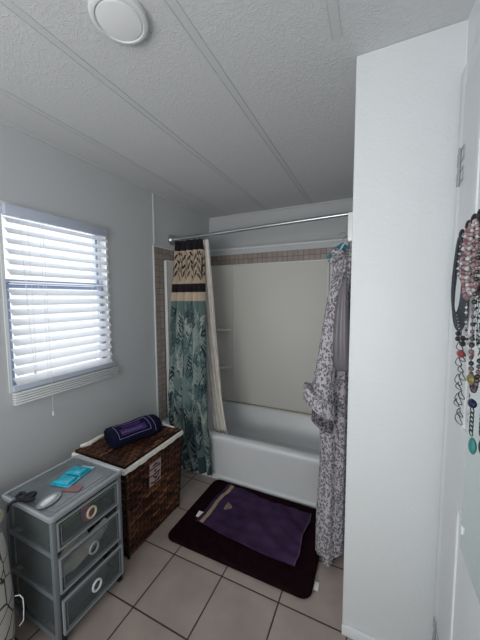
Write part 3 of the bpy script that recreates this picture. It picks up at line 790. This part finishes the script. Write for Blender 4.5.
# things on top
TZ = CZ-.0065
ic = thing('gel_pack', 'turquoise gel pack with two pockets on the drawer cart', 'gel pack', (.41, .775, TZ))
def place(pt, c, ang): return Vector((c[0]+pt.x*cos(ang)-pt.y*sin(ang), c[1]+pt.x*sin(ang)+pt.y*cos(ang), c[2]+pt.z))
ang = R_(12+90)
def pillow(bm, cx, cyy, w_, h_, th, c, ang):
    loops = []
    for z, s in ((0, .92), (th*.3, 1.0), (th*.45, 1.0), (th*.8, .9), (th, .7)):
        loops.append([place(p, c, ang) for p in rrect(cx-w_/2*s, cx+w_/2*s, cyy-h_/2*s, cyy+h_/2*s, z, min(w_, h_)*.12)])
    loft(bm, loops)
cpos3 = (.402, .775, TZ+.001)
obj('pouch', bx(NB(), .402-.052, .402+.052, .775-.075, .775+.075, TZ, TZ+.004, .001, rot=('Z', R_(12))), 'cyan', ic)
for s in (-1, 1):
    b = NB(); pillow(b, s*.036, 0, .064, .088, .012, (cpos3[0], cpos3[1], TZ+.003), ang); obj('gel_pocket', b, 'cyan', ic, 50)
b = NB(); bx(b, .37, .44, .848, .868, TZ, TZ+.003, rot=('Z', R_(12))); obj('foil_edge', b, 'cyan2', ic, label='pale foil edge')
dd = thing('oval_dish', 'oval silver dish lying on the near end of the drawer cart', 'dish', (.478, .625, TZ))
def oval_l(rx, ry, z, c=(.475, .625), ang=R_(8), n=36): return [Vector((c[0]+rx*cos(a)*cos(ang)-ry*sin(a)*sin(ang), c[1]+rx*cos(a)*sin(ang)+ry*sin(a)*cos(ang), z)) for a in [2*pi*k/n for k in range(n)]]
b = NB(); loft(b, [oval_l(.028, .048, TZ), oval_l(.032, .052, TZ+.004), oval_l(.030, .050, TZ+.006), oval_l(.026, .046, TZ+.003)]); obj('dish_body', b, 'graypl2', dd)
b = NB(); loft(b, [oval_l(.018, .036, TZ+.0032), oval_l(.018, .036, TZ+.007), oval_l(.012, .028, TZ+.011), oval_l(.004, .012, TZ+.012)]); obj('silver_insert', b, mat('satin_silver', (215, 218, 216), .3, .2), dd, label='bright silver oval')
# small red wrapper
b = NB(); bx(b, .45, .53, .70, .74, TZ, TZ+.0025, rot=('Z', R_(20)))
tag(obj('red_wrapper', b, 'redpk'), 'dull red flat wrapper between the gel pack and the oval dish', 'wrapper')
# ribbon bow
rbw = thing('ribbon_bow', 'dark navy ribbon bow lying on the near corner of the drawer cart', 'ribbon', (.41, .57, TZ))
bc = Vector((.385, .566, CZ+.012))
for s, dx in ((1, Vector((.022, .042, .0))), (-1, Vector((-.034, .016, 0)))):
    b = NB(); n_ = Vector((-dx.y, dx.x, 0)).normalized()
    pts = [bc + dx*(.5-.5*cos(a)) + n_*(.012*sin(a)) + Vector((0, 0, .006*sin(a/2))) for a in [2*pi*k/20 for k in range(20)]]
    tube(b, pts, .0085, 8, True); obj('loop', b, 'ribbon', rbw, 60)
obj('knot', ball(NB(), bc, .011, 12, (1.1, 1, .8)), 'ribbon', rbw, 60)
b = NB(); tube(b, [bc, bc+Vector((.020, .004, .0)), bc+Vector((.036, .018, -.001)), bc+Vector((.044, .03, -.003))], [.006, .009, .009, .006], 8)
tube(b, [bc, bc+Vector((-.01, -.025, .004)), bc+Vector((-.022, -.036, -.008)), bc+Vector((-.03, -.038, -.04))], [.006, .007, .007, .003], 8)
obj('tail', b, 'ribbon', rbw, 60)

# ------------------------------------------------------------ fabric basket at the left edge
fb = thing('fabric_basket', 'white fabric basket with dark crackle lines at the left photo edge', 'basket', (.30, .32, 0))
b = NB(); loops = []
for z, s in ((.002, .93), (.03, .97), (.15, 1.02), (.30, 1.03), (.45, 1.0), (.53, .96), (.57, .90), (.59, .80)):
    loops.append([Vector((.30+(p.x-.30)*s, .31+(p.y-.31)*s, z)) for p in rrect(.125, .515, .15, .485, z, .10, 8)])
loft(b, loops); obj('fabric_body', b, 'crackle', fb, 60)
b = NB(); tube(b, [(.512, .47, .19), (.530, .476, .215), (.534, .478, .27), (.532, .478, .305), (.52, .474, .318), (.505, .465, .315)], .0017, 8); obj('wire_handle', b, 'whitepl', fb, label='white wire handle')
b = NB(); lathe(b, (.432, .435, .625), (.45, -.5, .6), [(-.035, .03), (-.03, .034), (.03, .034), (.032, .026), (.015, .02)], 28)
tag(obj('cream_cup', b, 'cream'), 'cream coloured cup on top of the fabric basket', 'cup')

# ------------------------------------------------------------ mirror and necklaces on the door
XD = XR-.022
mi = thing('door_mirror', 'tall mirror clipped onto the white door behind the necklaces', 'mirror', (XD-.008, .55, .82))
obj('mirror_glass', bx(NB(), XD-.012, XD-.007, .32, .765, .815, 1.56), 'mirror', mi)
for q in (.86, 1.50): obj('mirror_clip', bx(NB(), XD-.0155, XD-.0065, .748, .770, q, q+.02, .002), 'whitepl', mi, label='small pale mirror clip')
rk = thing('necklace_rack', 'rail of black knobs on the door holding necklaces', 'hook rail', (XD-.015, .72, 1.59))
obj('rail', bx(NB(), XD-.008, XD-.001, .50, .89, 1.600, 1.618, .003), 'bead_dark', rk)
KN = [(.872, 1.600), (.815, 1.610), (.770, 1.614), (.725, 1.614), (.68, 1.614), (.635, 1.614)]
for y, z in KN:
    b = NB(); tube(b, [(XD-.006, y, z), (XD-.018, y, z+.002)], .004, 8); ball(b, (XD-.02, y, z+.006), .009, 12, (.8, 1.3, 1.6)); obj('knob', b, 'black', rk)
def strand(y, x, ztop, zbot, wid, n=40, skew=0):
    pts = []
    for k in range(n):
        a = 2*pi*k/n
        s = sin(a); c = -cos(a)
        z = (ztop+zbot)/2 - (ztop-zbot)/2*c*-1
        pts.append(Vector((x - .004*s, y + wid*s*(.35+.65*smoothstep(ztop, zbot, z)) + skew*(ztop-z), z)))
    return pts
NK = 'necklaces on the door rail'
XN = XD-.017
t = thing('cord_necklace', 'dark cord necklace, long plain loops, nearest the hinge side', 'necklace', (XN, .86, 1.36), NK)
for k in range(6): obj('cord', tube(NB(), strand(.868-.002*k, XN-.002*k, 1.598, 1.352+.009*k, .070-.006*k, 40), .0034, 6, True), 'cordblack', t)
t = thing('charm_necklace', 'wire charm necklace with one red bead hanging below the dark cords', 'necklace', (XN, .83, 1.14), NK)
obj('string', tube(NB(), [(XN+.003, .872, 1.598), (XN+.002, .85, 1.5), (XN, .84, 1.33)], .0012, 6), 'antique', t)
z = 1.338
ringm = None
for k in range(14):
    r_ = (.009, .012, .008)[k % 3]
    if k > 4: r_ *= 1.15
    yy = .828 + .022*sin(k*1.9)
    obj('wire_loop', tube(NB(), [(XN+.003*sin(2*a), yy+2.0*r_*cos(a), z-r_+r_*sin(a)) for a in [2*pi*q/14 for q in range(14)]], .0012, 5, True), 'antique', t); z -= r_*1.45
for k in range(4): obj('dark_bead', ball(NB(), (XN-.004, .828+.022*(-1)**k, 1.345-.007*k), .007, 8, (1, 1.6, 1)), 'bead_dark', t)
obj('red_bead', ball(NB(), (XN-.004, .815, 1.297), .011, 12, (.8, 1.6, .9)), 'bead_red', t, label='red bead')
def beads(lab, y, x, ztop, zbot, wid, r, cols, n, extra=None):
    t = thing('bead_necklace', lab, 'necklace', (x, y, zbot), NK)
    pts = strand(y, x, ztop, zbot, wid, n)
    obj('string', tube(NB(), pts, .001, 5, True), 'antique', t)
    first = {}
    for k in range(n):
        c = cols[k % len(cols)]
        if c not in first:
            o = obj('bead', ball(NB(), pts[k], r, 8), c, t); first[c] = (o, pts[k])
        else:
            o = first[c][0].copy(); C.objects.link(o); o.parent = t
            # the mesh is stored about the necklace's base, so turn the shift into a location
            q = random.uniform(.8, 1.15); base = first[c][1]-Vector((x, y, zbot))
            o.scale = (q, q, q); o.location = (pts[k]-Vector((x, y, zbot))) - base*q
            ORG[o.name] = ORG[t.name]
    if extra: extra(t, y, x, zbot)
beads('clear glass bead necklace beside the dark cords', .852, XN-.002, 1.603, 1.49, .035, .0045, ['beadclear', 'antique'], 36)
beads('short dusty pink bead necklace of thick beads beside the clear one', .812, XN-.004, 1.608, 1.47, .030, .0055, ['bead_pink', 'bead_rose', 'beadclear'], 36)
beads('rose pink bead necklace between the short pink one and the mirror', .778, XN-.006, 1.612, 1.44, .034, .0055, ['bead_rose', 'bead_pink', 'bead_pink'], 44)
beads('pale pink and clear bead necklace in front of the mirror edge', .742, XN-.008, 1.612, 1.45, .034, .005, ['bead_pink', 'beadclear'], 44)
beads('slim pale bead necklace reaching halfway down the mirror', .755, XN-.003, 1.61, 1.33, .030, .003, ['beadclear', 'bead_dark', 'beadclear'], 64)
def drop(t, y, x, zb):
    z = zb
    for k in range(6): z -= .010; obj('chain_link', tube(NB(), [(x, y+.012*cos(a), z+.007*sin(a)) for a in [2*pi*q/12 for q in range(12)]], .0012, 5, True), 'antique', t)
    obj('teal_pendant', ball(NB(), (x, y-.015, z-.024), .014, 12, (.5, 1.1, 1.3)), 'bead_teal', t, label='teal pendant')
def mixed(t, y, x, zb):
    obj('gold_bead', ball(NB(), (x-.004, y+.004, zb+.025), .011, 12, (.8, 1.5, 1.1)), 'bead_gold', t, label='dull gold bead')
    obj('navy_bead', ball(NB(), (x-.004, y-.012, zb-.025), .010, 12, (.8, 1.5, 1.0)), 'bead_navy', t, label='navy bead')
    drop(t, y, x, zb-.035)
beads('long dark bead necklace with gold and navy beads and teal pendant', .70, XN-.004, 1.61, 1.235, .022, .005, ['bead_dark', 'antique', 'bead_rose'], 70, mixed)
beads('silver link necklace farthest from the hinge side', .64, XN-.004, 1.61, 1.30, .03, .004, ['antique', 'beadclear'], 60)

# ------------------------------------------------------------ light
w = bpy.data.worlds.new('World'); S.world = w; w.use_nodes = True
nt = w.node_tree; bg = nt.nodes['Background']
bg.inputs[0].default_value = (.92, .95, 1.0, 1); bg.inputs[1].default_value = 1.4
def area(name, loc, rot, sx, sy, p, col=(1, 1, 1)):
    l = bpy.data.lights.new(name, 'AREA'); l.shape = 'RECTANGLE'; l.size = sx; l.size_y = sy; l.energy = p; l.color = col
    o = bpy.data.objects.new(name, l); o.location = loc; o.rotation_euler = rot; C.objects.link(o); return o
area('window_daylight', (-.35, 1.07, 1.5), (0, R_(-90), 0), 1.3, 1.1, 14, (.95, .97, 1))
area('rear_fill_light', (1.0, -1.35, 1.25), (R_(122), 0, 0), 1.4, .9, 35, (1, .985, .975))  # added area light behind the camera, fills the partition and ceiling

# ------------------------------------------------------------ camera
def camera():
    cam = bpy.data.cameras.new('camera'); o = bpy.data.objects.new('camera', cam); C.objects.link(o)
    cam.sensor_fit = 'HORIZONTAL'; cam.sensor_width = 36; cam.lens = 286.5054*36/480; cam.clip_start = .02
    a, p, r = R_(25.1799), R_(-4.4633), R_(-.2645)
    fw = Vector((-sin(a)*cos(p), cos(a)*cos(p), sin(p))); rt = Vector((cos(a), sin(a), 0)); up = rt.cross(fw)
    R = rt*cos(r)+up*sin(r); U = -rt*sin(r)+up*cos(r)
    m = Matrix((R, U, -fw)).transposed().to_4x4(); m.translation = Vector((1.7115, -.0779, 1.4424))
    o.matrix_world = m; S.camera = o
camera()
S.view_settings.view_transform = 'Standard'; S.view_settings.look = 'None'; S.view_settings.gamma = 1; S.view_settings.use_curve_mapping = False
S.view_settings.exposure = 0.0
